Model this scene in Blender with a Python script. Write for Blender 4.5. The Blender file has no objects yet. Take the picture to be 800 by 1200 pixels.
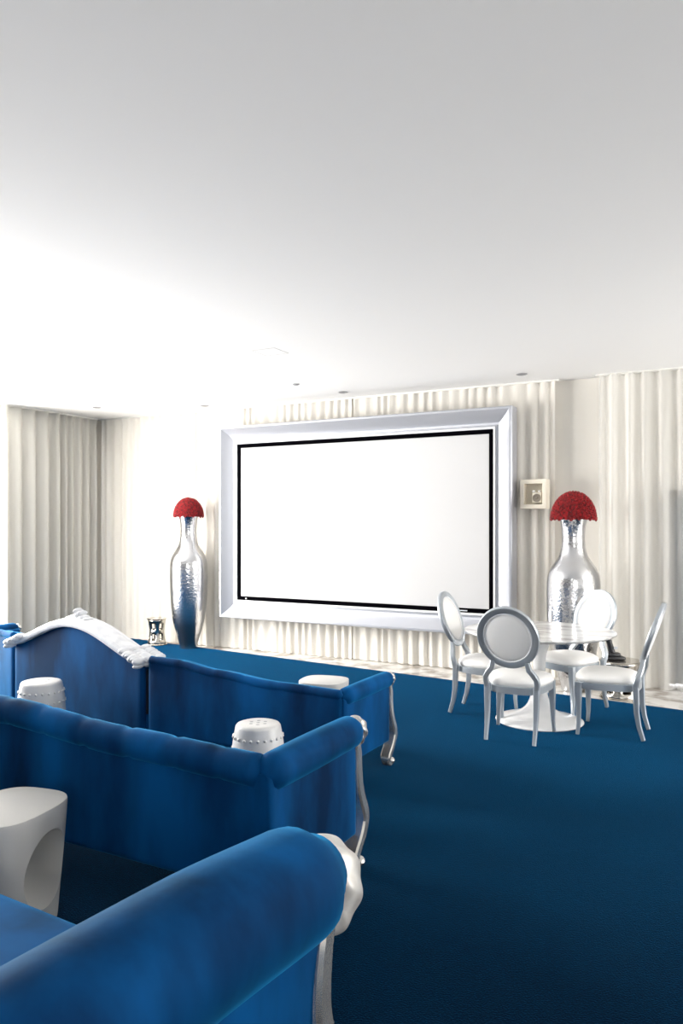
import bpy, bmesh, math, random
from mathutils import Vector, Matrix
C = bpy.context.scene.collection
PI = math.pi
R = math.radians
rnd = random.Random(7)

# ------------------------------------------------------------------ materials
def mat(name, col, rough=.5, metal=0., **kw):
    m = bpy.data.materials.new(name); m.use_nodes = True
    b = m.node_tree.nodes['Principled BSDF']
    b.inputs['Base Color'].default_value = (*col, 1)
    b.inputs['Roughness'].default_value = rough
    b.inputs['Metallic'].default_value = metal
    for k, v in kw.items():
        b.inputs[k.replace('_', ' ')].default_value = v
    return m
def nodes(m): return m.node_tree.nodes, m.node_tree.links, m.node_tree.nodes['Principled BSDF']
def add_noise_color(m, c1, c2, scale, detail=4, lo=.35, hi=.65, stretch=(1,1,1), bump=0, bscale=None):
    n, l, b = nodes(m)
    tc = n.new('ShaderNodeTexCoord'); mp = n.new('ShaderNodeMapping'); mp.inputs['Scale'].default_value = stretch
    nz = n.new('ShaderNodeTexNoise'); nz.inputs['Scale'].default_value = scale; nz.inputs['Detail'].default_value = detail
    cr = n.new('ShaderNodeValToRGB'); cr.color_ramp.elements[0].position = lo; cr.color_ramp.elements[1].position = hi
    cr.color_ramp.elements[0].color = (*c1, 1); cr.color_ramp.elements[1].color = (*c2, 1)
    l.new(tc.outputs['Object'], mp.inputs['Vector']); l.new(mp.outputs[0], nz.inputs['Vector'])
    l.new(nz.outputs['Fac'], cr.inputs[0]); l.new(cr.outputs[0], b.inputs['Base Color'])
    if bump:
        n2 = n.new('ShaderNodeTexNoise'); n2.inputs['Scale'].default_value = bscale or scale
        n2.inputs['Detail'].default_value = 3
        l.new(tc.outputs['Object'], n2.inputs['Vector'])
        bp = n.new('ShaderNodeBump'); bp.inputs['Strength'].default_value = bump; bp.inputs['Distance'].default_value = .01
        l.new(n2.outputs['Fac'], bp.inputs['Height']); l.new(bp.outputs[0], b.inputs['Normal'])
    return m
M = {}
M['wall'] = mat('cream_paint', (.80, .77, .71), .8)
M['white_wall'] = mat('white_paint', (.82, .82, .81), .8)
M['back_wall'] = mat('grey_paint', (.30, .30, .30), .8)
M['ceiling'] = mat('ceiling_paint', (.86, .86, .86), .85)
M['marble'] = add_noise_color(mat('marble_floor', (.7, .68, .65), .25), (.42, .38, .34), (.80, .78, .75), 5, 8, .38, .55)
M['carpet'] = add_noise_color(mat('blue_carpet', (.004, .06, .16), 1), (.0001, .005, .014), (.0002, .009, .024), 1.7, 5, .35, .7, bump=.6, bscale=160)
M['velvet'] = add_noise_color(mat('blue_velvet', (.01, .08, .28), .75), (.0002, .013, .055), (.0012, .086, .275), 2.6, 5, .36, .66, (1, 1, .35), .12, 9)
M['carpet'].node_tree.nodes['Principled BSDF'].inputs['Specular IOR Level'].default_value = .03
b = M['carpet'].node_tree.nodes['Principled BSDF']; b.inputs['Sheen Weight'].default_value = .62; b.inputs['Sheen Roughness'].default_value = .28
b.inputs['Sheen Tint'].default_value = (.012, .225, .56, 1)
b = M['velvet'].node_tree.nodes['Principled BSDF']
b.inputs['Sheen Weight'].default_value = .42; b.inputs['Sheen Roughness'].default_value = .35
b.inputs['Sheen Tint'].default_value = (.03, .50, 1, 1)
b.inputs['Specular IOR Level'].default_value = .08
M['dark_seam'] = mat('dark_backing', (.003, .008, .02), .8)
M['silver_leaf'] = mat('silver_leaf', (.66, .65, .62), .24, .78)
M['carved_white'] = add_noise_color(mat('whitewashed_silver', (.72, .73, .75), .45, .15), (.62, .63, .66), (.80, .81, .82), 12, 4)
M['shell_white'] = add_noise_color(mat('whitewashed_shell', (.7, .68, .64), .4, .25), (.60, .57, .53), (.82, .80, .76), 14, 4)
M['chair_silver'] = mat('silver_paint', (.46, .50, .54), .33, .55)
M['chair_white'] = mat('white_leather', (.92, .91, .89), .45)
M['piping'] = mat('white_piping', (.80, .81, .83), .4)
M['gloss_white'] = mat('gloss_white', (.86, .86, .86), .15)
M['ceramic'] = add_noise_color(mat('white_ceramic', (.78, .77, .74), .3), (.70, .69, .66), (.82, .81, .79), 6, 3)
M['stool_white'] = mat('matt_white_resin', (.62, .61, .58), .5)
M['tabletop'] = add_noise_color(mat('marble_top', (.8, .8, .8), .12), (.52, .51, .50), (.86, .86, .85), 3.2, 9, .40, .52, (1, 3, 1))
M['frame'] = mat('silver_frame_paint', (.50, .515, .56), .34, .45)
M['black'] = mat('black_velour', (.001, .001, .002), .9, Specular_IOR_Level=0.02)
M['screen'] = mat('screen_white', (.58, .58, .585), .75)
M['grey_text'] = mat('grey_badge', (.55, .58, .62), .5)
M['black_plastic'] = mat('black_plastic', (.01, .01, .012), .35)
M['brown'] = mat('cone_grey', (.24, .21, .17), .7)
M['niche'] = mat('cream_box', (.74, .69, .58), .6)
M['lamp'] = mat('downlight_metal', (.35, .35, .36), .4, .5)
M['lamp_in'] = mat('downlight_recess', (.25, .25, .25), .6)
M['groove'] = mat('panel_groove', (.45, .45, .45), .8)
M['door'] = mat('grey_blue_door', (.20, .24, .29), .6)
M['red'] = add_noise_color(mat('red_roses', (.42, .003, .01), .6), (.10, .0008, .002), (.42, .002, .008), 40, 2, .35, .65)
M['rail'] = mat('white_rail', (.75, .74, .70), .5)
# mirrored mosaic of the vases: bright metal with a fine broken tile relief
m = mat('mirror_mosaic', (.66, .66, .67), .2, 1.0); n, l, b = nodes(m)
tc = n.new('ShaderNodeTexCoord'); vo = n.new('ShaderNodeTexVoronoi'); vo.inputs['Scale'].default_value = 42
bp = n.new('ShaderNodeBump'); bp.inputs['Strength'].default_value = .35; bp.inputs['Distance'].default_value = .004
l.new(tc.outputs['Object'], vo.inputs['Vector']); l.new(vo.outputs['Distance'], bp.inputs['Height']); l.new(bp.outputs[0], b.inputs['Normal'])
M['mosaic'] = m
m = mat('dark_mirror_mosaic', (.55, .52, .47), .18, 1.0); M['mosaic_dark'] = m
# curtains: diffuse + translucent + a little see-through
def curtain_mat(name, col, trans, clear):
    m = bpy.data.materials.new(name); m.use_nodes = True
    n, l = m.node_tree.nodes, m.node_tree.links; n.clear()
    out = n.new('ShaderNodeOutputMaterial'); d = n.new('ShaderNodeBsdfDiffuse'); t = n.new('ShaderNodeBsdfTranslucent')
    p = n.new('ShaderNodeBsdfTransparent'); m1 = n.new('ShaderNodeMixShader'); m2 = n.new('ShaderNodeMixShader')
    d.inputs[0].default_value = (*col, 1); t.inputs[0].default_value = (*col, 1)
    m1.inputs[0].default_value = trans; m2.inputs[0].default_value = clear
    l.new(d.outputs[0], m1.inputs[1]); l.new(t.outputs[0], m1.inputs[2])
    l.new(m1.outputs[0], m2.inputs[1]); l.new(p.outputs[0], m2.inputs[2]); l.new(m2.outputs[0], out.inputs[0])
    return m
M['cream_curtain'] = curtain_mat('cream_curtain', (.90, .87, .81), .25, .03)
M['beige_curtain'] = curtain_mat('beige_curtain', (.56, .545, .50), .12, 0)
M['sheer'] = curtain_mat('sheer_curtain', (.86, .85, .82), .3, .42)
M['bright_sheer'] = curtain_mat('window_sheer', (.92, .92, .91), .5, .45)
m = bpy.data.materials.new('window_glass'); m.use_nodes = True; n, l = m.node_tree.nodes, m.node_tree.links; n.clear()
out = n.new('ShaderNodeOutputMaterial'); g = n.new('ShaderNodeBsdfGlossy'); g.inputs['Roughness'].default_value = .02
p = n.new('ShaderNodeBsdfTransparent'); mx = n.new('ShaderNodeMixShader'); mx.inputs[0].default_value = .05
l.new(p.outputs[0], mx.inputs[1]); l.new(g.outputs[0], mx.inputs[2]); l.new(mx.outputs[0], out.inputs[0]); M['glass'] = m

# ------------------------------------------------------------------ helpers
def link(name, me, m, parent=None, smooth=True, local=False, angle=40):
    o = bpy.data.objects.new(name, me); C.objects.link(o)
    if m: me.materials.append(M[m])
    if smooth:
        for p in me.polygons: p.use_smooth = True
        if angle < 180:
            try: me.set_sharp_from_angle(angle=R(angle))
            except Exception: pass
    if parent:
        o.parent = parent
        if not local: o.matrix_parent_inverse = Matrix.Translation(-parent.location)
    return o
class MB:
    def __init__(s): s.v = []; s.f = []
    def add(s, v, f):
        k = len(s.v); s.v += [tuple(p) for p in v]; s.f += [tuple(i + k for i in q) for q in f]; return s
    def loft(s, rings, closed=True, caps=True):
        n = len(rings[0]); v = [p for r in rings for p in r]; f = []
        for i in range(len(rings) - 1):
            for j in range(n if closed else n - 1):
                a = i * n + j; b2 = i * n + (j + 1) % n
                f.append((a, b2, b2 + n, a + n))
        if caps and closed:
            f.append(tuple(range(n - 1, -1, -1))); f.append(tuple((len(rings) - 1) * n + j for j in range(n)))
        return s.add(v, f)
    def box(s, x0, x1, y0, y1, z0, z1, bev=0):
        if not bev:
            v = [(x, y, z) for z in (z0, z1) for y in (y0, y1) for x in (x0, x1)]
            return s.add(v, [(0, 2, 3, 1), (4, 5, 7, 6), (0, 1, 5, 4), (2, 6, 7, 3), (0, 4, 6, 2), (1, 3, 7, 5)])
        rings = []
        for z, i in ((z0, bev), (z0 + bev * .3, bev * .3), (z0 + bev, 0), (z1 - bev, 0), (z1 - bev * .3, bev * .3), (z1, bev)):
            rings.append([(x, y, z) for x, y in rrect(x0 + i, x1 - i, y0 + i, y1 - i, bev, 3)])
        return s.loft(rings)
    def lathe(s, prof, n=40, c=(0, 0), caps=False, sx=1, sy=1):
        rings = [[(c[0] + sx * r * math.cos(2 * PI * k / n), c[1] + sy * r * math.sin(2 * PI * k / n), z) for k in range(n)] for z, r in prof]
        return s.loft(rings, True, caps)
    def ell(s, c, rx, ry, rz, nu=12, nv=8, mtx=None):
        v = []; f = []
        for i in range(nv + 1):
            th = PI * i / nv
            for k in range(nu):
                p = Vector((rx * math.sin(th) * math.cos(2 * PI * k / nu), ry * math.sin(th) * math.sin(2 * PI * k / nu), rz * math.cos(th)))
                if mtx: p = mtx @ p
                v.append((c[0] + p.x, c[1] + p.y, c[2] + p.z))
        for i in range(nv):
            for k in range(nu):
                f.append((i * nu + k, (i + 1) * nu + k, (i + 1) * nu + (k + 1) % nu, i * nu + (k + 1) % nu))
        return s.add(v, f)
    def tube(s, pts, rad, n=10, sx=1, sy=1, up=Vector((0, 0, 1)), sq=False):
        P = [Vector(p) for p in pts]; rings = []
        for i, p in enumerate(P):
            t = (P[min(i + 1, len(P) - 1)] - P[max(i - 1, 0)]).normalized()
            u = up.cross(t)
            if u.length < 1e-4: u = Vector((1, 0, 0)).cross(t)
            u.normalize(); w = t.cross(u)
            r = rad[i] if isinstance(rad, (list, tuple)) else rad
            a = r[0] if isinstance(r, (list, tuple)) else r * sx; b_ = r[1] if isinstance(r, (list, tuple)) else r * sy
            if sq:
                q = [(a, b_ * .55), (a * .55, b_), (-a * .55, b_), (-a, b_ * .55), (-a, -b_ * .55), (-a * .55, -b_), (a * .55, -b_), (a, -b_ * .55)]
                q = [(a, b_ * .7), (a * .7, b_), (-a * .7, b_), (-a, b_ * .7), (-a, -b_ * .7), (-a * .7, -b_), (a * .7, -b_), (a, -b_ * .7)]
            else: q = [(a * math.cos(2 * PI * k / n), b_ * math.sin(2 * PI * k / n)) for k in range(n)]
            rings.append([p + u * x + w * y for x, y in q])
        return s.loft(rings)
    def build(s, name, m, parent=None, smooth=True, local=False, angle=40, fix=True):
        me = bpy.data.meshes.new(name); me.from_pydata(s.v, [], s.f)
        if fix:
            bm = bmesh.new(); bm.from_mesh(me)
            bmesh.ops.remove_doubles(bm, verts=bm.verts, dist=1e-5)
            bmesh.ops.recalc_face_normals(bm, faces=bm.faces); bm.to_mesh(me); bm.free()
        return link(name, me, m, parent, smooth, local, angle)
def rrect(x0, x1, y0, y1, r, n=4):
    r = min(r, (x1 - x0) / 2 - 1e-4, (y1 - y0) / 2 - 1e-4); P = []
    for cx, cy, a in ((x1 - r, y1 - r, 0), (x0 + r, y1 - r, 90), (x0 + r, y0 + r, 180), (x1 - r, y0 + r, 270)):
        for k in range(n + 1):
            t = R(a + 90 * k / n); P.append((cx + r * math.cos(t), cy + r * math.sin(t)))
    return P
def smooth01(t): t = max(0, min(1, t)); return t * t * (3 - 2 * t)
def interp(tab, x):
    if x <= tab[0][0]: return tab[0][1]
    for (a, b_), (c, d) in zip(tab, tab[1:]):
        if x <= c: return b_ + (d - b_) * smooth01((x - a) / (c - a))
    return tab[-1][1]
def tag(o, label=None, cat=None, group=None, kind=None):
    if label: o['label'] = label
    if cat: o['category'] = cat
    if group: o['group'] = group
    if kind: o['kind'] = kind
    return o
def empty(name, loc, label, cat, group=None, rz=0):
    o = bpy.data.objects.new(name, None); C.objects.link(o); o.location = loc; o.rotation_euler = (0, 0, rz)
    return tag(o, label, cat, group)
def copy_tree(o, parent=None):
    c = o.copy(); C.objects.link(c)
    if parent: c.parent = parent
    for ch in list(o.children): copy_tree(ch, c)
    return c
def struct(o): o['kind'] = 'structure'; return o

# ------------------------------------------------------------------ room
CH = 3.17; YW = 8.30; XL = -8.42; XR = 3.6; YB = -3.4
struct(MB().box(XL - .3, XR + .3, YB - .3, YW + .6, -.2, -.02).build('floor', 'marble', smooth=False))
struct(MB().box(XL - .3, XR + .3, YB - .3, YW + .6, CH, CH + .2).build('ceiling', 'ceiling', smooth=False))
# screen wall, with a doorway behind the right-hand sheer
DX0, DX1, DZ = -.64, .35, 1.97
struct(MB().box(XL - .2, DX0, YW, YW + .2, -.02, CH).box(DX1, XR + .2, YW, YW + .2, -.02, CH).box(DX0, DX1, YW, YW + .2, DZ, CH).build('wall_screen', 'wall', smooth=False))
d = struct(MB().box(DX0, DX1, YW + .1, YW + .15, 0, DZ).build('door_1', 'door', smooth=False))
f = MB()
f.box(DX0, DX0 + .06, YW + .06, YW + .1, 0, DZ).box(DX1 - .06, DX1, YW + .06, YW + .1, 0, DZ).box(DX0, DX1, YW + .06, YW + .1, DZ - .06, DZ)
f.build('door_frame', 'lamp', d, smooth=False)
# left wall with the tall window that lights the room
WY0, WY1, WZ0, WZ1 = 2.3, 6.5, .12, 3.0
struct(MB().box(XL - .2, XL, YB - .2, WY0, -.02, CH).box(XL - .2, XL, WY1, YW + .2, -.02, CH).box(XL - .2, XL, WY0, WY1, WZ1, CH).box(XL - .2, XL, WY0, WY1, -.02, WZ0).build('wall_left', 'wall', smooth=False))
w = MB(); nW = 3
for i in range(nW + 1):
    y = WY0 + (WY1 - WY0) * i / nW; w.box(XL - .14, XL - .08, max(WY0, y - .03), min(WY1, y + .03), WZ0, WZ1)
w.box(XL - .14, XL - .08, WY0, WY1, WZ0, WZ0 + .05).box(XL - .14, XL - .08, WY0, WY1, WZ1 - .05, WZ1)
wf = struct(w.build('window_1', 'rail', smooth=False))
MB().box(XL - .115, XL - .105, WY0, WY1, WZ0, WZ1).build('pane', 'glass', wf, smooth=False)
RY0, RY1 = 4.6, 7.6
struct(MB().box(XR, XR + .2, YB - .2, RY0, -.02, CH).box(XR, XR + .2, RY1, YW + .2, -.02, CH).box(XR, XR + .2, RY0, RY1, WZ1, CH).box(XR, XR + .2, RY0, RY1, -.02, WZ0).build('wall_right', 'white_wall', smooth=False))
w = MB()
for i in range(3):
    y = RY0 + (RY1 - RY0) * i / 2; w.box(XR + .08, XR + .14, max(RY0, y - .03), min(RY1, y + .03), WZ0, WZ1)
w.box(XR + .08, XR + .14, RY0, RY1, WZ0, WZ0 + .05).box(XR + .08, XR + .14, RY0, RY1, WZ1 - .05, WZ1)
wf = struct(w.build('window_2', 'rail', smooth=False))
MB().box(XR + .105, XR + .115, RY0, RY1, WZ0, WZ1).build('pane', 'glass', wf, smooth=False)
BX0, BX1 = .2, 3.2; BZ0 = .9  # opening behind the camera, added only to let in front fill
struct(MB().box(XL - .2, BX0, YB - .2, YB, -.02, CH).box(BX1, XR + .2, YB - .2, YB, -.02, CH).box(BX0, BX1, YB - .2, YB, -.02, BZ0).box(BX0, BX1, YB - .2, YB, WZ1, CH).build('wall_back', 'back_wall', smooth=False))
w = MB()
for i in range(3):
    x = BX0 + (BX1 - BX0) * i / 2; w.box(max(BX0, x - .03), min(BX1, x + .03), YB - .14, YB - .08, BZ0, WZ1)
w.box(BX0, BX1, YB - .14, YB - .08, BZ0, BZ0 + .05).box(BX0, BX1, YB - .14, YB - .08, WZ1 - .05, WZ1)
wf = struct(w.build('added_fill_window', 'rail', smooth=False))  # unseen window added to brighten surfaces facing the camera
MB().box(BX0, BX1, YB - .115, YB - .105, BZ0, WZ1).build('pane', 'glass', wf, smooth=False)
# carpet with its edge running slightly askew of the screen wall
def cy(x): return 7.20 - .124 * (x + .44) + .04
xs = [XL, XR]
v = [(XL, YB, -.02), (XR, YB, -.02), (XR, cy(XR), -.02), (-7.6, cy(-7.6), -.02), (XL, cy(-7.6), -.02)]
c = MB().loft([[(x, y, -.02) for x, y, z in v], [(x, y, -.003) for x, y, z in v], [(x, y - (.006 if y > 0 else 0), 0) for x, y, z in v]])
tag(c.build('carpet', 'carpet', smooth=False), 'deep blue carpet covering the floor up to the pale marble strip', 'carpet')

# ------------------------------------------------------------------ curtains
def curtain(name, a, b_, z0, z1, wl, amp, seed, m, label, cat='curtain', group=None, hem=True):
    rr = random.Random(seed); a = Vector(a); b_ = Vector(b_); L = (b_ - a).length; u = (b_ - a) / L; n = Vector((u.y, -u.x))
    # fold centres with irregular spacing
    nf = max(3, int(L / wl)); ph = [0]
    for i in range(nf): ph.append(ph[-1] + rr.uniform(.65, 1.35))
    ph = [p / ph[-1] for p in ph]; am = [rr.uniform(.55, 1.15) for _ in ph]
    rows = [0, .012, .03, .08, .2, .4, .6, .8, .94, .955, 1]; per = 9; dr = [rr.uniform(-.25, .25) for _ in ph]
    V = []; F = []; cols = nf * per + 1
    for ri, t in enumerate(rows):
        z = z1 + (z0 - z1) * t
        for j in range(cols):
            i = min(j // per, nf - 1); fr = (j - i * per) / per
            s0 = ph[i] + (ph[i + 1] - ph[i]) * fr
            A = am[i] * (1 - fr) + am[i + 1] * fr
            dd = (dr[i] * (1 - fr) + dr[i + 1] * fr) * t * .35 * wl if 0 < j < cols - 1 else 0
            k = .45 + .55 * smooth01(t * 6) if t > .02 else .8
            wv = math.cos(2 * PI * fr); wv = math.copysign(abs(wv) ** .8, wv)
            sharp = amp * A * k * (wv + .18 * math.sin(4 * PI * fr + i))
            p = a + u * (s0 * L + dd) + n * sharp
            V.append((p.x, p.y, z))
    for r_ in range(len(rows) - 1):
        for j in range(cols - 1):
            q = r_ * cols + j; F.append((q, q + 1, q + 1 + cols, q + cols))
    mb = MB(); mb.add(V, F)
    t = empty(name, ((a.x + b_.x) / 2, (a.y + b_.y) / 2, z0), label, cat, group)
    o = mb.build('curtain_cloth', m, t, angle=180, fix=False)
    return t
def rail(a, b_, label):
    u = (Vector(b_) - Vector(a)).normalized(); n = Vector((-u.y, u.x)) * .014
    r_ = [(a[0] + n.x, a[1] + n.y), (b_[0] + n.x, b_[1] + n.y), (b_[0] - n.x, b_[1] - n.y), (a[0] - n.x, a[1] - n.y)]
    o = MB().loft([[(x, y, CH - .018) for x, y in r_], [(x, y, CH) for x, y in r_]]).build('curtain_rail', 'rail', smooth=False)
    tag(o, label, 'rail')
YC = 8.19
curtain('curtain', (-8.30, YC), (-4.17, YC), -.012, CH - .019, .125, .022, 1, 'cream_curtain', 'cream pleated curtain from the room corner to the seam above the screen')
curtain('curtain', (-4.15, YC), (-1.74, YC), -.01, CH - .019, .125, .022, 2, 'cream_curtain', 'cream pleated curtain behind the right half of the screen and the speaker box')
curtain('sheer_curtain', (-1.28, 8.12), (1.1, 8.12), -.012, CH - .019, .155, .055, 3, 'sheer', 'white sheer curtain at the right edge, behind the right vase and over the grey door')
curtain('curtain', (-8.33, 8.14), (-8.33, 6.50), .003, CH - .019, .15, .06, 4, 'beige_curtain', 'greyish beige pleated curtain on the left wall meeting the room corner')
curtain('sheer_curtain', (-8.33, 6.47), (-8.33, 5.9), .003, CH - .019, .17, .05, 5, 'bright_sheer', 'bright white sheer curtain in front of the window at the left edge of the photo')
rail((-8.38, YC + .0), (-1.7, YC), 'white ceiling rail carrying the cream curtains above the screen')
rail((-1.32, 8.12), (1.2, 8.12), 'white ceiling rail carrying the sheer curtain at the right edge')
rail((-8.33, 8.13), (-8.33, 2.4), 'white ceiling rail carrying the curtains of the left wall')

# ------------------------------------------------------------------ ceiling fittings
def downlight(x, y, label, r=.055):
    t = empty('downlight', (x, y, CH), label, 'ceiling light', 'small round downlights in the white ceiling')
    MB().lathe([(CH - .001, r), (CH - .008, r), (CH - .010, r * .9), (CH - .006, r * .72), (CH - .001, r * .7)], 28).build('trim_ring', 'lamp', t, local=False)
    return t
def shift(o, x, y):
    for ch in o.children: ch.matrix_parent_inverse = Matrix.Identity(4); ch.location = (0, 0, -CH)
for x, y, lb in ((-7.49, 7.30, 'round downlight in the ceiling nearest the left room corner'),
              (-6.15, 7.85, 'round downlight above the left vase, close to the curtains'),
              (-4.09, 7.80, 'round downlight above the middle of the projection screen'),
              (-1.98, 7.72, 'round downlight above the right end of the projection screen'),
              (-6.88, 5.39, 'round downlight at the left edge of the photo')):
    t = downlight(x, y, lb); shift(t, x, y)
    g = MB().lathe([(-.004, .001), (-.004, .038)], 24).build('bulb_recess', 'lamp_in', t, local=True)
t = empty('ceiling_sprinkler', (-4.32, 7.12, CH), 'tiny grey sprinkler cap in the ceiling in front of the screen', 'sprinkler')
MB().lathe([(0, .036), (-.006, .036), (-.014, .022), (-.014, .001)], 24).build('cover', 'lamp', t, local=True)
g = MB(); x, y = -3.72, 5.69; s_ = .12
for (x0, x1, y0, y1) in ((x - s_, x + s_, y - s_, y - s_ + .005), (x - s_, x + s_, y + s_ - .005, y + s_), (x - s_, x - s_ + .005, y - s_, y + s_), (x + s_ - .005, x + s_, y - s_, y + s_)):
    g.box(x0, x1, y0, y1, CH - .0015, CH + .001)
t = tag(MB().box(x - s_, x + s_, y - s_, y + s_, CH - .001, CH + .001).build('trim_1', 'ceiling', smooth=False), kind='structure')
g.build('groove', 'groove', t, smooth=False)

# ------------------------------------------------------------------ projection screen in its wide frame
t = empty('projection_screen', (-4.04, 8.0, .43), 'huge white projection screen with black border in a wide silver frame', 'screen')
def rect_sweep(prof, x0, x1, z0, z1):    # prof: (inset, y) from the outer edge to the inner
    return [[(x0 + i, y, z0 + i), (x1 - i, y, z0 + i), (x1 - i, y, z1 - i), (x0 + i, y, z1 - i)] for i, y in prof]
X0, X1, Z0, Z1 = -5.96, -2.13, .425, 2.885
prof = [(0, 8.10), (0, 7.915), (.012, 7.90), (.03, 7.90), (.042, 7.912)]
for k in range(9):
    a_ = k / 8; prof.append((.045 + .14 * a_, 7.915 + .075 * math.sin(a_ * PI / 2) ** 1.0 + .012 * a_))
prof += [(.190, 7.992), (.200, 7.992), (.205, 8.02)]
MB().loft(rect_sweep(prof, X0, X1, Z0, Z1), True, False).build('frame', 'frame', t, angle=25)
lip = [(.203, 8.03), (.203, 7.985), (.208, 7.982), (.222, 7.982), (.228, 7.99), (.228, 8.03)]
MB().loft(rect_sweep(lip, X0, X1, Z0, Z1), True, False).build('frame_lip', 'piping', t, smooth=False)
blk = [(.226, 8.03), (.226, 7.992), (.275, 7.992), (.278, 8.0), (.278, 8.03)]
bo = MB().loft(rect_sweep(blk, X0, X1, Z0, Z1), True, False).build('black_border', 'black', t, smooth=False)
MB().box(X0 + .27, X1 - .27, 8.0, 8.03, Z0 + .27, Z1 - .27).build('screen_surface', 'screen', t, smooth=False)
MB().box(X1 - .62, X1 - .52, 7.988, 7.993, Z0 + .243, Z0 + .256, .002).build('badge', 'grey_text', bo, smooth=False)
MB().box(X0 + .355, X0 + .375, 7.988, 7.993, Z0 + .243, Z0 + .258).build('sticker', 'piping', bo, smooth=False)
MB().box(X0 + .2, X1 - .2, 8.03, 8.12, Z0 + .2, Z1 - .2).build('back_board', 'lamp', t, smooth=False)

# speaker box
t = empty('speaker_box', (-1.93, 8.02, 1.80), 'cream square box on the wall holding a small loudspeaker, right of the screen', 'speaker')
x0, x1, z0, z1 = -2.07, -1.79, 1.79, 2.10; yy0, yy1 = 8.00, 8.145
fr = [(0, yy1), (0, yy0), (.006, yy0 - .004), (.042, yy0 - .004), (.046, yy0), (.046, yy1 - .03)]
MB().loft([[(x0 + i, y, z0 + i), (x1 - i, y, z0 + i), (x1 - i, y, z1 - i), (x0 + i, y, z1 - i)] for i, y in fr], True, False).build('box_frame', 'niche', t, smooth=False)
MB().box(x0 + .04, x1 - .04, yy1 - .035, yy1 - .025, z0 + .04, z1 - .04).build('box_back', 'niche', t, smooth=False)
sp = MB().box(-1.95, -1.85, 8.03, 8.12, 1.85, 1.965, .008).build('loudspeaker', 'niche', t)
cn = MB()
cn.loft([[(-1.90 + r_ * math.cos(2 * PI * k / 28), y, 1.905 + r_ * math.sin(2 * PI * k / 28)) for k in range(28)] for r_, y in ((.044, 8.03), (.044, 8.026), (.038, 8.024), (.02, 8.03), (.002, 8.022))], True, False)
cn.build('speaker_cone', 'brown', sp)
for cx_ in (-1.935, -1.875): MB().ell((cx_, 8.04, 1.975), .014, .012, .013).build('mounting_clip', 'gloss_white', sp)

# ------------------------------------------------------------------ vases with rose domes
VP = [(.0, .002), (.0, .118), (.04, .122), (.2, .17), (.35, .213), (.55, .243), (.75, .255), (.92, .258), (1.06, .257), (1.15, .248), (1.22, .225), (1.29, .180), (1.36, .138), (1.44, .118), (1.54, .110), (1.64, .116), (1.715, .132), (1.735, .142), (1.742, .140), (1.735, .126), (1.66, .10), (1.5, .095)]
def spl(P, n):
    out = []
    for i in range(len(P) - 1):
        p0 = P[max(i - 1, 0)]; p1 = P[i]; p2 = P[i + 1]; p3 = P[min(i + 2, len(P) - 1)]
        for k in range(n):
            t_ = k / n
            out.append(tuple(.5 * (2 * b1 + (c1 - a1) * t_ + (2 * a1 - 5 * b1 + 4 * c1 - d1) * t_ ** 2 + (3 * b1 - a1 - 3 * c1 + d1) * t_ ** 3) for a1, b1, c1, d1 in zip(p0, p1, p2, p3)))
    out.append(P[-1]); return out
def vase(x, y, sr, sz, fl, label, rl, fr_, sd):
    pr = [VP[0], VP[1]] + spl(VP[2:17], 4) + VP[17:]
    o = MB().lathe([(z * sz, max(.001, r_ * sr)) for z, r_ in pr], 72).build('floor_vase', 'mosaic', angle=60)
    o.location = (x, y, fl); tag(o, label, 'vase', 'tall mirrored floor vases')
    rr = random.Random(sd); mb = MB(); H = fr_ * 1.28
    z0 = fl + 1.742 * sz - .015
    mb.lathe([(0, .002), (0, fr_ * .95)] + [(H * .95 * math.sin(a_ * PI / 16), fr_ * .95 * math.cos(a_ * PI / 16)) for a_ in range(1, 8)] + [(H * .95, .002)], 36)
    N = 330
    for i in range(N):
        zz = (i + .5) / N; th = i * 2.39996; rr_ = math.sqrt(1 - zz * zz)
        nrm = Vector((rr_ * math.cos(th), rr_ * math.sin(th), zz)); c_ = Vector((nrm.x * fr_, nrm.y * fr_, nrm.z * H))
        q = nrm.to_track_quat('Z', 'Y').to_matrix() @ Matrix.Rotation(rr.random() * 6, 3, 'Z')
        s = rr.uniform(.017, .023)
        # rosette: ring petals around a bud
        for k in range(5):
            a_ = 2 * PI * k / 5; p = q @ Vector((math.cos(a_) * s * .6, math.sin(a_) * s * .6, -.003))
            tl = q @ Matrix.Rotation(a_, 3, 'Z') @ Matrix.Rotation(R(35), 3, 'Y')
            mb.ell(c_ + p, s * .25, s * .55, s * .5, 6, 4, tl)
        mb.ell(c_ + q @ Vector((0, 0, .004)), s * .4, s * .4, s * .5, 6, 4, q)
    g = mb.build('rose_dome', 'red', angle=180, fix=False); g.location = (x, y, z0)
    tag(g, rl, 'flowers', 'domes of red roses on the vases')
vase(-6.42, 7.86, .95, 1.0, 0, 'tall silver mirrored vase standing left of the screen', 'dome of red roses topping the vase left of the screen', .192, 1)
vase(-1.46, 7.70, 1.0, .975, -.012, 'tall silver mirrored vase standing right of the screen, behind the round table', 'dome of red roses topping the vase right of the screen', .215, 2)
bpy.data.objects['floor_vase'].location.z = -.0

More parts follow.
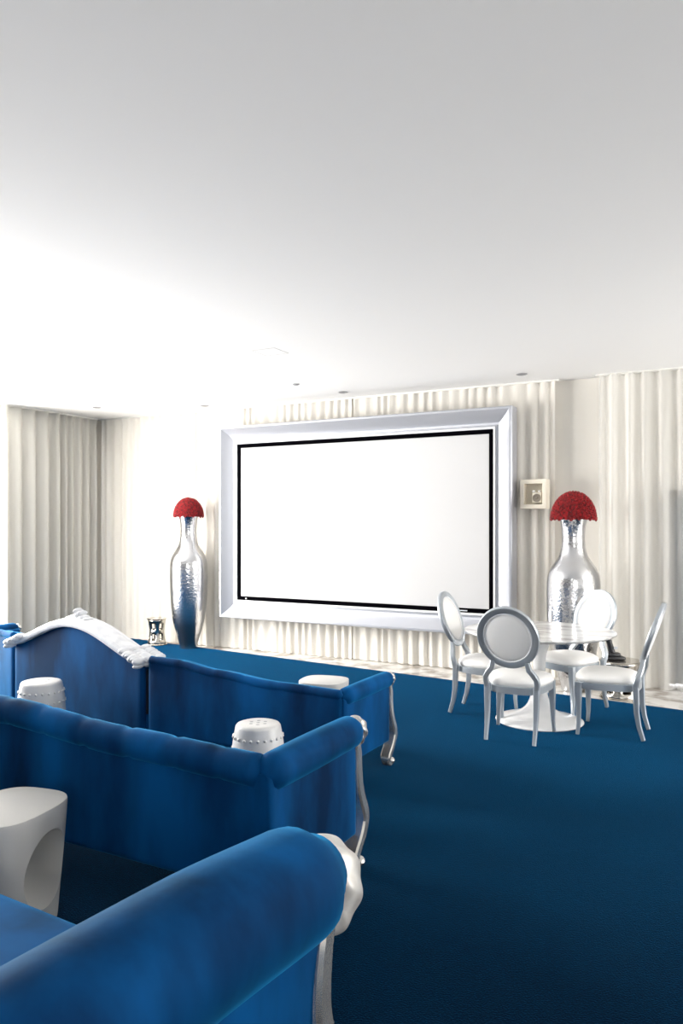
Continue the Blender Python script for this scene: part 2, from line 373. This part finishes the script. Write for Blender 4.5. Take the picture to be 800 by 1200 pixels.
# pierced silver stools
def pierced(x, y, z, h, r, label, rz):
    t = empty('pierced_stool', (x, y, z), label, 'stool', None, rz)
    na, nz_ = 48, 12; V = []; F = []
    def rad(k): q = k / nz_; return r * (.80 + .55 * abs(q - .5) ** 1.6 * 1.1)
    for k in range(nz_ + 1):
        for a_ in range(na):
            th = 2 * PI * a_ / na; V.append((rad(k) * math.cos(th), rad(k) * math.sin(th), .012 + (h - .024) * k / nz_))
    for k in range(nz_):
        for a_ in range(na):
            hole = (a_ % 8 in (2, 3, 4, 5)) and (k in (2, 3, 4) or k in (7, 8, 9))
            if not hole: F.append((k * na + a_, k * na + (a_ + 1) % na, (k + 1) * na + (a_ + 1) % na, (k + 1) * na + a_))
    mb = MB().add(V, F); o = mb.build('pierced_body', 'mosaic_dark', t, local=True, angle=60)
    md = o.modifiers.new('s', 'SOLIDIFY'); md.thickness = .014; md.offset = -1
    rt = rad(nz_)
    MB().lathe([(h - .014, .001), (h - .014, rt + .008), (h - .006, rt + .014), (h, rt + .008), (h, .001)], 40).build('stool_top', 'mosaic_dark', t, local=True)
    MB().lathe([(0, .001), (0, rad(0) + .008), (.008, rad(0) + .012), (.014, rad(0) + .006), (.014, .001)], 40).build('stool_foot', 'mosaic_dark', t, local=True)
    return t
pierced(-6.98, 7.88, 0, .36, .125, 'small silver stool with square cut-outs beside the left vase', .3)
pierced(-1.0, 7.56, -.02, .36, .18, 'silver pierced stool behind the right chair, holding a black phone', .5)
# phone
t = empty('desk_phone', (-1.05, 7.56, .342), 'black cordless phone standing in its cradle on the silver stool', 'phone', None, R(28))
MB().box(-.085, .085, -.06, .06, -.002, .032, .012).box(-.075, .045, -.04, .04, .02, .065, .012).build('cradle', 'black_plastic', t, local=True)
hs = MB().tube([(-.02, 0, .04), (-.035, 0, .09), (-.05, 0, .15), (-.066, 0, .20), (-.08, 0, .235)], [(.03, .022), (.027, .020), (.023, .016), (.026, .02), (.022, .018)], sq=True, up=Vector((0, 1, 0))).build('handset', 'black_plastic', t, local=True)
MB().box(-.02, .015, -.034, -.0255, .10, .125, .003).build('display', 'grey_text', hs, local=True)

# ------------------------------------------------------------------ tulip table
t = empty('tulip_table', (-1.47, 6.30, 0), 'round white pedestal table with pale marble top among four oval-backed chairs', 'table')
MB().lathe([(.715, .001), (.715, .55), (.722, .585), (.735, .607), (.742, .61), (.747, .606), (.748, .001)], 72).build('tabletop', 'tabletop', t, local=True, angle=30)
MB().lathe([(0, .001)] + [(0, .352), (.006, .356), (.012, .352)] + spl([(.022, .32), (.04, .25), (.075, .16), (.14, .095), (.26, .06), (.42, .05), (.56, .06), (.66, .10), (.715, .16)], 3) + [(.715, .001)], 56).build('pedestal', 'gloss_white', t, local=True, angle=50)

# ------------------------------------------------------------------ oval-back chairs
def seat_ring(w, dy0, dy1, z, e=3.2, n=40, tap=.13):
    P = []; cy_ = (dy0 + dy1) / 2; ry = (dy1 - dy0) / 2
    for k in range(n):
        a_ = 2 * PI * k / n; c_, s_ = math.cos(a_), math.sin(a_)
        x = math.copysign(abs(c_) ** (2 / e), c_); y = math.copysign(abs(s_) ** (2 / e), s_)
        P.append((x * w * (1 + tap * y), cy_ + y * ry, z))
    return P
def make_chair():
    t = empty('oval_back_chair', (0, 0, 0), 'x', 'chair', 'silver and white oval-back chairs around the table')
    MB().loft([seat_ring(.215, -.215, .235, .350), seat_ring(.226, -.225, .245, .354), seat_ring(.226, -.225, .245, .402), seat_ring(.218, -.218, .238, .408)]).build('seat_frame', 'chair_silver', t, local=True)
    rg = []
    for z, k in ((.404, 0), (.42, .012), (.438, .012), (.455, 0), (.470, -.03), (.480, -.07), (.486, -.13), (.488, -.2)):
        rg.append(seat_ring(.222 + k, -.205 - k * .9, .238 + k, z, 3.0 if k > -.05 else 2.5))
    MB().loft(rg).build('seat', 'chair_white', t, local=True, angle=60)
    for s in (-1, 1):
        MB().tube([(s * .205, .205, .40), (s * .208, .208, .33), (s * .212, .205, .2), (s * .216, .205, .08), (s * .222, .212, 0)], [(.026, .026), (.025, .025), (.019, .019), (.015, .015), (.013, .013)], sq=True, up=Vector((0, 1, 0))).build('leg', 'chair_silver', t, local=True)
        MB().tube([(s * .185, -.205, .42), (s * .185, -.207, .33), (s * .183, -.212, .2), (s * .182, -.228, .1), (s * .180, -.258, 0)], [(.022, .022), (.021, .022), (.018, .019), (.015, .017), (.013, .015)], sq=True, up=Vector((0, 1, 0))).build('leg', 'chair_silver', t, local=True)
        MB().tube([(s * .186, -.205, .40), (s * .192, -.214, .44), (s * .190, -.226, .475), (s * .168, -.238, .51), (s * .14, -.246, .545), (s * .128, -.255, .60)], [(.020, .023), (.020, .022), (.020, .02), (.02, .02), (.02, .018), (.018, .015)], sq=True, up=Vector((0, 1, 0))).build('back_support', 'chair_silver', t, local=True)
    rk = R(19); cen = Vector((0, -.310, .785)); U = Vector((1, 0, 0)); W = Vector((0, -math.sin(rk), math.cos(rk))); N = Vector((0, math.cos(rk), math.sin(rk)))
    def ring(A, B, sec, n=64):
        rings = []
        for k in range(n + 1):
            a_ = 2 * PI * k / n
            rings.append([cen + U * ((A + o) * math.cos(a_)) + W * ((B + o) * math.sin(a_)) + N * h for o, h in sec])
        return rings
    sec = [(.026, -.010), (.020, -.018), (-.018, -.018), (-.026, -.012), (-.026, .012), (-.018, .018), (.020, .018), (.026, .010)]
    MB().loft(ring(.206, .222, sec), True, False).build('back_ring', 'chair_silver', t, local=True, angle=50)
    pr = [(.007 * math.cos(2 * PI * k / 8), .019 * math.sin(2 * PI * k / 8)) for k in range(8)]
    pd = []
    for f_, h in ((0.001, .030), (.3, .029), (.6, .025), (.85, .018), (.97, .010), (1, 0), (.97, -.010), (.85, -.016), (.6, -.020), (.3, -.022), (.001, -.023)):
        pd.append([cen + U * (.176 * f_ * math.cos(2 * PI * k / 48)) + W * (.192 * f_ * math.sin(2 * PI * k / 48)) + N * h for k in range(48)])
    bk = MB().loft(pd, True, False).build('backrest', 'chair_white', t, local=True, angle=180)
    MB().loft(ring(.178, .194, pr), True, False).build('piping', 'piping', bk, local=True, angle=180)
    return t
ch0 = make_chair()
chairs = [(-1.505, 5.78, 0, 'oval-backed chair with its back to the viewer, in front of the round table'),
          (-1.95, 6.37, -90, 'oval-backed chair at the left of the round table, in front of the screen'),
          (-1.33, 6.89, 148, 'oval-backed chair behind the round table, in front of the right vase'),
          (-.895, 6.22, 90, 'oval-backed chair seen side-on at the right of the round table')]
for i, (x, y, a_, lb) in enumerate(chairs):
    o = ch0 if i == 0 else copy_tree(ch0)
    o.location = (x, y, .007); o.rotation_euler.z = R(a_); o['label'] = lb

# ------------------------------------------------------------------ drum stools
def drum(x, y, r, h, label):
    t = empty('drum_stool', (x, y, 0), label, 'stool', 'white ceramic drum stools between the sofas')
    st = MB().lathe([(0, .001)] + [(0, r * .80), (.01, r * .84)] + spl([(.02, r * .85), (h * .25, r * .97), (h * .5, r * 1.0), (h * .75, r * .97), (h - .03, r * .87), (h - .012, r * .84)], 4) + [(h - .004, r * .80), (h, r * .72), (h + .001, .001)], 56)
    def rr_(z): return r * (1 - .15 * abs((z - h * .5) / (h * .5)) ** 2)
    for z in (h * .86, h * .72, h * .28, h * .14):
        for k in range(22):
            a_ = 2 * PI * k / 22 + (z * 9); q = rr_(z); st.ell((q * math.cos(a_), q * math.sin(a_), z), .009, .009, .009, 8, 5)
    st.build('drum_body', 'ceramic', t, local=True)
    for k in range(7): MB().ell((0, 0, h + .001) if k == 6 else (r * .3 * math.cos(k * PI / 3), r * .3 * math.sin(k * PI / 3), h + .001), .011, .011, .0015, 8, 4).build('top_hole', 'groove', t, local=True)
drum(-2.41, 3.56, .150, .50, 'white studded ceramic drum stool behind the right arm of the middle sofa')
drum(-4.42, 3.78, .165, .505, 'white studded ceramic drum stool in front of the panel under the white carved crest')

# organic resin stools with a round hole through
def superring(a, b_, z, e, n=64, rot=0, cx=0, cy_=0):
    P = []
    for k in range(n):
        t_ = 2 * PI * k / n; c_, s_ = math.cos(t_), math.sin(t_)
        x = a * math.copysign(abs(c_) ** (2 / e), c_); y = b_ * math.copysign(abs(s_) ** (2 / e), s_)
        P.append((cx + x * math.cos(rot) - y * math.sin(rot), cy_ + x * math.sin(rot) + y * math.cos(rot), z))
    return P
def resin(x, y, rz, w, d_, h, hole, label):
    rings = []
    for z, k in ((0, .80), (.006, .82), (.02, .83), (.2 * h, .86), (.45 * h, .91), (.7 * h, .96), (.95 * h, 1.0), (.985 * h, 1.0), (.997 * h, .992), (h, .975)):
        rings.append(superring(w * k, d_ * k, z, 3.0))
    mb = MB().loft(rings); o = mb.build('resin_stool', 'stool_white', angle=50)
    if hole:
        cmb = MB(); n = 56
        cr = [[(hole * .86 * (1 + .20 * (abs(q) / .3) ** 2) * math.cos(2 * PI * k / n) - .022, q, h * .505 + hole * 1.08 * (1 + .12 * (abs(q) / .3) ** 2) * math.sin(2 * PI * k / n)) for k in range(n)] for q in (-.32, -.2, -.1, 0, .1, .2, .32)]
        cut = cmb.loft(cr).build('cutter', None)
        md = o.modifiers.new('b', 'BOOLEAN'); md.object = cut; md.operation = 'DIFFERENCE'; md.solver = 'EXACT'
        bpy.context.view_layer.update()
        dg = bpy.context.evaluated_depsgraph_get(); me = bpy.data.meshes.new_from_object(o.evaluated_get(dg))
        o.modifiers.clear(); o.data = me; bpy.data.objects.remove(cut)
        for p in me.polygons: p.use_smooth = True
        me.set_sharp_from_angle(angle=R(40))
    o.location = (x, y, 0); o.rotation_euler.z = R(rz); tag(o, label, 'stool')
    return o
resin(-2.60, 2.065, -80, .215, .185, .49, .138, 'white moulded stool with a large round hole, behind the middle sofa at the left edge')
resin(-2.72, 4.88, 10, .175, .165, .475, 0, 'plain white flat-topped stool beyond the far sofa, only its top showing')

# ------------------------------------------------------------------ sofas
def frame_of(P0, P1):
    P0 = Vector(P0); P1 = Vector(P1); u = (P1 - P0); L = u.length; u /= L; n = Vector((u.y, -u.x))
    return P0, u, n, L
def seg_panel(P0, P1, top, thick, zb, g0, g1, n=36, ins=.0):
    O, u, nn, L = frame_of(P0, P1); rings = []
    ss = [g0 + .001, g0 + .006, g0 + .018] + [g0 + .03 + (L - g0 - g1 - .06) * k / n for k in range(n + 1)] + [L - g1 - .018, L - g1 - .006, L - g1 - .001]
    for s in ss:
        e = min(s - g0, L - g1 - s); sh = 0 if e > .03 else .022 * (1 - e / .03) ** 2
        rings.append([(O.x + u.x * s + nn.x * t_, O.y + u.y * s + nn.y * t_, z) for t_, z in rrect(ins + sh * .8, thick - sh * .8, zb, top(s) - sh, .035, 5)])
    return MB().loft(rings)
def seg_roll(P0, P1, top, r_, g0, g1, off, tufts, n=70, ry=1.0):
    O, u, nn, L = frame_of(P0, P1); rings = []
    for k in range(n + 1):
        s = g0 + (L - g0 - g1) * k / n; e = min(s - g0, L - g1 - s)
        rr_ = r_ * (1 if e > r_ * .6 else max(.05, math.sqrt(max(0, 1 - (1 - e / (r_ * .6)) ** 2))))
        ring = []
        for q in range(20):
            a_ = 2 * PI * q / 20; dent = 0
            for ts in tufts:
                dd = (s - ts - .10 * math.sin(a_ * .5 + .4)) / .016
                dent += .14 * math.exp(-dd * dd)
            rq = rr_ * (1 - dent)
            t_ = off + rq * ry * math.cos(a_); z = top(s) - r_ + rq * math.sin(a_)
            ring.append((O.x + u.x * s + nn.x * t_, O.y + u.y * s + nn.y * t_, z))
        rings.append(ring)
    return MB().loft(rings)
POST = [(1.0, -.01), (.90, 0), (.78, 0), (.66, .008), (.55, .03), (.46, .055), (.38, .065), (.30, .05), (.22, .02), (.14, -.02), (.07, -.025), (.035, .01)]
def arm(t, Pr, Pf, side, r_, zc, ztop_front=None, zb=.17, post=POST, wid=.03, shell=1.0, tag_m='silver_leaf', sm='silver_leaf', fz=None, sdrop=.12, ridge=.045, leaf=True):
    Pr = Vector(Pr); Pf = Vector(Pf); v = Pf - Pr; L = v.length; v /= L; w = Vector((v.y, -v.x)) * side
    fz = zc if fz is None else fz
    def P(l_, o_, z): return Vector((Pr.x + v.x * l_ + w.x * o_, Pr.y + v.y * l_ + w.y * o_, z))
    ends = []
    K = 30
    for k in range(K + 1):
        l_ = L * k / K; zz = zc + (fz - zc) * smooth01((k / K - .6) / .4)
        e0 = l_ / (r_ * .9); e1 = (L - l_) / (r_ * .8)
        f_ = min(1, math.sqrt(max(.02, 1 - (1 - min(e0, 1)) ** 2))) * min(1, math.sqrt(max(.45, 1 - (1 - min(e1, 1)) ** 2)))
        f_ *= (1 + .05 * math.sin(k / K * PI))
        ends.append([P(l_, r_ * f_ * math.cos(2 * PI * q / 28), zz + r_ * f_ * math.sin(2 * PI * q / 28)) for q in range(28)])
    MB().loft(ends).build('armrest', 'velvet', t, angle=70)
    po = r_ * .45
    rings = []
    for l_ in [.0, .004, .015] + [.03 + (L - .09) * k / 8 for k in range(9)] + [L - .045, L - .034, L - .03]:
        e = min(l_, L - .03 - l_); sh = 0 if e > .02 else .014 * (1 - max(e, 0) / .02) ** 2
        rings.append([P(l_, o_, z) for o_, z in rrect(-.10 + sh, po - sh, zb, zc, .02, 4)])
    MB().loft(rings).build('side_panel', 'velvet', t)
    # ribbed shell closing the roll
    pole = Vector((.30, -.50, -.85)).normalized(); mb = MB(); V = []; F = []; nu, nv = 48, 60
    q = pole.to_track_quat('Z', 'Y').to_matrix()
    for i in range(nv + 1):
        th = PI * i / nv
        for k in range(nu):
            dv = q @ Vector((math.sin(th) * math.cos(2 * PI * k / nu), math.sin(th) * math.sin(2 * PI * k / nu), math.cos(th)))
            rr_ = r_ * shell * (1 + ridge * math.cos(th * 9))
            a_ = dv.y * 1.05 if dv.y > 0 else dv.y * .5
            p = P(L + a_ * rr_ + r_ * .05, dv.x * rr_ * .85, fz - r_ * sdrop + dv.z * rr_ * 1.0)
            V.append(p)
    for i in range(nv):
        for k in range(nu): F.append((i * nu + k, (i + 1) * nu + k, (i + 1) * nu + (k + 1) % nu, i * nu + (k + 1) % nu))
    mb.add(V, F).build('shell_scroll', sm, t, angle=180)
    # carved post down the front edge and its cabriole leg
    H = fz - r_ * .75
    pts = spl([(z * H, o_) for z, o_ in post], 4)
    up = [p for p in pts if p[0] >= .34 * H]; lo = [p for p in pts if p[0] <= .36 * H]
    oo = po - wid * .7
    def wd(z): return wid * (.8 + .35 * (1 - abs(z / H - .45)))
    wv = Vector((w.x, w.y, 0))
    MB().tube([P(L - .02 + o_, oo, z) for z, o_ in up], [(wd(z), .6 * wd(z)) for z, o_ in up], sq=True, up=Vector((v.x, v.y, .001)).cross(Vector((0, 0, 1)))).build('arm_post', tag_m, t) if False else None
    def sweep(pl):
        rings = []
        for i, (z, o_) in enumerate(pl):
            a_ = pl[max(i - 1, 0)]; b_ = pl[min(i + 1, len(pl) - 1)]
            tz, tl = b_[0] - a_[0], b_[1] - a_[1]; q_ = math.hypot(tz, tl); tz, tl = tz / q_, tl / q_
            W_ = wd(z); T = .55 * W_ + .004
            if z < .1 * H: W_ *= .85
            sec = [(-1, -.7), (-.8, -1), (.8, -1), (1, -.7), (1, .5), (.75, .8), (.55, .55), (.2, 1.1), (-.2, 1.1), (-.55, .55), (-.75, .8), (-1, .5)]
            rings.append([P(L - .02 + o_ - tz * T * s2, oo + W_ * s1, z + tl * T * s2) if False else P(L - .02 + o_ + abs(tz) * T * s2, oo + W_ * s1, max(.003, z - (tl if tz > 0 else -tl) * T * s2)) for s1, s2 in sec])
        return MB().loft(rings)
    sweep(up).build('arm_post', tag_m, t, angle=35)
    lg = sweep(lo); lg.ell(tuple(P(L + .022, oo, .024)), wid * 1.0, wid * .9, .024).build('leg', tag_m, t, angle=35)
    lf = MB()
    for k, (zz, o_, s_) in enumerate(((.42, .075, 1), (.36, .085, 1.2), (.31, .07, 1), (.27, .06, .8), (.34, .07, .7))):
        for sd in (-1, 1):
            lf.ell(tuple(P(L - .02 + o_, oo + sd * wid * .55, zz * H)), wid * .30 * s_, wid * .45 * s_, wid * .6 * s_, 8, 6)
    if leaf: lf.build('carved_leaf', tag_m, t)
    # rear foot
    MB().tube([P(.08, oo - .02, zb + .02), P(.07, oo - .02, .1), P(.03, oo - .02, .012)], [(.026, .026), (.02, .02), (.014, .014)], sq=True, up=Vector((0, 1, 0))).build('leg', tag_m, t)

def sofa(name, label, base, segs, armsp, depth, seat_front_in, thick=.13, seat_z=.45, zb=.17, group='blue velvet sofas in rows'):
    t = empty(name, base, label, 'sofa', group)
    for i, sg in enumerate(segs):
        P0, P1, top, kind, r_, g0, g1 = sg
        O, u, nn, L = frame_of(P0, P1)
        if kind == 'wing':
            seg_panel(P0, P1, lambda s: top(s) - r_ * .6, thick, zb, g0, g1).build('back_panel', 'velvet', t, angle=60)
            tf = [g0 + .12 + .25 * k for k in range(int((L - g0 - g1) / .25))]
            seg_roll(P0, P1, top, r_, g0, g1, sg_off[0], tf).build('back_roll', 'velvet', t, angle=180)
        else:
            seg_panel(P0, P1, lambda s: top(s) , thick, zb, g0, g1, 48).build('back_panel', 'velvet', t, angle=60)
            # white carved crest riding the arched top
            cr = MB(); rings = []; N = 60
            for k in range(N + 1):
                s = g0 - .012 + (L - g0 - g1 + .024) * k / N; z = top(s); q = k / N
                sl = (top(min(L - g1, s + .02)) - top(max(g0, s - .02))) / .04; a_ = math.atan(sl); q2 = abs(q - .5) * 2
                hh = .036 * (1 - .25 * q2) ; 
                if q2 > .95: hh *= .9
                ring = []
                sec = [(-.035, -.6), (-.042, -.1), (-.040, .5), (-.02, 1.0), (-.008, .8), (.01, 1.15), (.05, 1.3), (.10, 1.15), (.12, .8), (.135, 1.0), (.160, .5), (.165, -.1), (.155, -.6), (.06, -.8)]
                for tt, hz in sec:
                    ds = -math.sin(a_) * hz * hh; dz = math.cos(a_) * hz * hh
                    tt = tt * (thick / .13)
                    ring.append((O.x + u.x * (s + ds) + nn.x * tt, O.y + u.y * (s + ds) + nn.y * tt, z + .012 + dz))
                rings.append(ring)
            crest = cr.loft(rings).build('carved_crest', 'carved_white', t, angle=35)
            def at(s, tt, z): return (O.x + u.x * s + nn.x * tt, O.y + u.y * s + nn.y * tt, z)
            for sd in (0, 1):
                sc = MB()
                for k, (ds, dz, r2) in enumerate(((.00, .012, .034), (.05, .035, .036), (.105, .055, .032), (.15, .072, .026), (.025, .045, .022), (.08, .066, .022), (.00, -.025, .022))):
                    s = g0 + ds if sd == 0 else L - g1 - ds
                    for tt in (-.035, .06, .155):
                        sc.ell(at(s, tt * thick / .13, top(s) + (dz if dz < 0 else dz * .45) + .012), r2 * .95, .058, r2 * .85, 10, 7)
                sc.build('end_scroll', 'carved_white', crest, angle=180)
            fn = MB(); sM = L * .5
            for ds, dz, a2, b2 in ((0, .075, .03, .030), (.05, .055, .045, .022), (-.05, .055, .045, .022), (.02, .10, .018, .024), (-.03, .088, .018, .02), (.10, .048, .035, .014), (-.10, .048, .035, .014)):
                fn.ell(at(sM + ds, .06, top(sM) + dz), a2, .05, b2, 12, 8)
            fn.build('finial', 'carved_white', crest, angle=180)
        # dark inner frame, seat deck and cushion
        O2 = O + nn * .03; fr_ = MB()
        mt = min(top(s_ * L) for s_ in (0, .05, .95, 1))
        rings = [[(O2.x + u.x * s + nn.x * t_, O2.y + u.y * s + nn.y * t_, z) for t_, z in rrect(0, thick - .06, zb + .02, mt - .05, .01, 2)] for s in (-.01, L + .01)]
        fr_.loft(rings).build('inner_frame', 'dark_seam', t, smooth=False)
        rings = []
        for k in range(25):
            s = .004 + (L - .008) * k / 24; e = min(s, L - s); sh = .02 * (1 - min(1, e / .04)) ** 2
            rings.append([(O.x + u.x * s + nn.x * t_, O.y + u.y * s + nn.y * t_, z) for t_, z in rrect(thick - .01, depth - seat_front_in - sh, .30 + sh * .3, seat_z - sh, .055, 6)])
        MB().loft(rings).build('seat_cushion', 'velvet', t, angle=70)
        rings = [[(O.x + u.x * s + nn.x * t_, O.y + u.y * s + nn.y * t_, z) for t_, z in rrect(.02, depth - seat_front_in - .02, zb, .305, .015, 3)] for s in (0, L)]
        MB().loft(rings).build('seat_base', 'velvet', t, smooth=False)
    for a_ in armsp: arm(t, **a_)
    return t
sg_off = [-.0]
# far sofa
ftop = lambda s: interp([(0, .628), (.5, .638), (.95, .672), (1.30, .712), (1.54, .715)], s)
def arch(L, lo, hi):
    def f_(s):
        q = (s / L - .5) * 2; return lo + (hi - lo) * (max(0, .5 + .5 * math.cos(PI * min(1, abs(q) * 1.02)))) ** .72
    return f_
c0, c1 = (-3.655, 3.985), (-5.20, 4.17)
Lc = (Vector(c1) - Vector(c0)).length
lw0, lw1 = (-5.21, 4.18), (-6.45, 4.55); Ll = (Vector(lw1) - Vector(lw0)).length
ltop = lambda s: interp([(0, .745), (.3, .74), (.7, .68), (1.29, .64)], s)
sg_off[0] = .02
sofa('velvet_sofa', 'far blue velvet sofa with a white carved arched crest on its back', (-4.2, 4.3, 0),
     [((-2.10, 3.985), (-3.645, 3.985), ftop, 'wing', .030, .0, .028), (c0, c1, arch(Lc, .66, .865), 'centre', 0, .004, .004), (lw0, lw1, ltop, 'wing', .030, .018, .0)],
     [dict(Pr=(-2.105, 4.0), Pf=(-2.095, 4.66), side=1, r_=.052, zc=.585, wid=.033, shell=.92),
      dict(Pr=(-6.50, 4.58), Pf=(-6.50, 5.25), side=-1, r_=.052, zc=.575, wid=.033, shell=.92)], .58, .0)
# middle sofa
sg_off[0] = .03
mtop = lambda s: interp([(0, .722), (.7, .742), (1.5, .792), (2.28, .80)], s)
mtop2 = lambda s: interp([(0, .80), (.5, .77), (1.3, .72)], s)
sofa('velvet_sofa', 'middle blue velvet sofa with a tufted rolled back and silver arm post', (-3.6, 2.8, 0),
     [((-1.64, 2.44), (-3.92, 2.44), mtop, 'wing', .066, .0, .02), ((-3.93, 2.44), (-5.45, 2.44), arch(1.52, .77, .96), 'centre', 0, .004, .004), ((-5.46, 2.44), (-6.8, 2.60), mtop2, 'wing', .066, .02, 0)],
     [dict(Pr=(-1.625, 2.44), Pf=(-1.615, 3.19), side=1, r_=.074, zc=.652, wid=.042, shell=.95),
      dict(Pr=(-6.85, 2.60), Pf=(-6.85, 3.35), side=-1, r_=.074, zc=.652, wid=.042, shell=.95)], .66, .0)
# near sofa
ntop = lambda s: .78
NP = [(1.0, -.03), (.9, -.045), (.8, -.055), (.68, -.065), (.55, -.068), (.42, -.055), (.32, -.03), (.24, -.01), (.16, -.02), (.08, -.03), (.035, .0)]
sofa('velvet_sofa', 'nearest blue velvet sofa with a thick rolled arm ending in a white ribbed shell', (-2.2, 1.2, 0),
     [((-1.24, .50), (-3.3, .62), ntop, 'wing', .10, 0, 0)],
     [dict(Pr=(-1.22, .50), Pf=(-1.105, 1.94), side=1, r_=.160, zc=.622, fz=.600, wid=.058, shell=.90, sdrop=.34, ridge=.034, leaf=False, post=NP, sm='shell_white'),
      dict(Pr=(-3.35, .62), Pf=(-3.35, 2.0), side=-1, r_=.14, zc=.565, wid=.034, shell=.95, sm='shell_white')], 1.10, .0, thick=.2)

# ------------------------------------------------------------------ light
def area(name, loc, rot, sx, sy, power, col=(1, 1, 1)):
    L_ = bpy.data.lights.new(name, 'AREA'); L_.shape = 'RECTANGLE'; L_.size = sx; L_.size_y = sy; L_.energy = power; L_.color = col
    o = bpy.data.objects.new(name, L_); C.objects.link(o); o.location = loc; o.rotation_euler = rot; return o
area('window_or_fill_light', (XL - .25, (WY0 + WY1) / 2, (WZ0 + WZ1) / 2), (R(90), 0, R(-90)), WY1 - WY0, WZ1 - WZ0, 610, (1, .965, .915))
area('window_or_fill_light', (XR + .25, (RY0 + RY1) / 2, (WZ0 + WZ1) / 2), (R(90), 0, R(90)), RY1 - RY0, WZ1 - WZ0, 75, (1, .965, .915))
area('window_or_fill_light', ((BX0 + BX1) / 2, YB - .25, (BZ0 + WZ1) / 2), (R(90), 0, 0), BX1 - BX0, WZ1 - BZ0, 38, (1, .965, .915))  # added fill from behind the camera, through the made-up back window
w = bpy.data.worlds.new('World'); bpy.context.scene.world = w; w.use_nodes = True
w.node_tree.nodes['Background'].inputs[0].default_value = (1, 1, 1, 1); w.node_tree.nodes['Background'].inputs[1].default_value = 3

# ------------------------------------------------------------------ camera
cam = bpy.data.cameras.new('Camera'); co = bpy.data.objects.new('Camera', cam); C.objects.link(co)
co.location = (0, 0, 1.62); co.rotation_euler = (R(90), 0, R(27.8))
cam.sensor_width = 36; cam.sensor_fit = 'AUTO'; cam.lens = 36 * 885 / 1200; cam.shift_y = 15 / 1200; cam.clip_start = .05
bpy.context.scene.camera = co
vs = bpy.context.scene.view_settings
vs.view_transform = 'Standard'; vs.look = 'None'; vs.gamma = 1; vs.use_curve_mapping = False; vs.exposure = .78
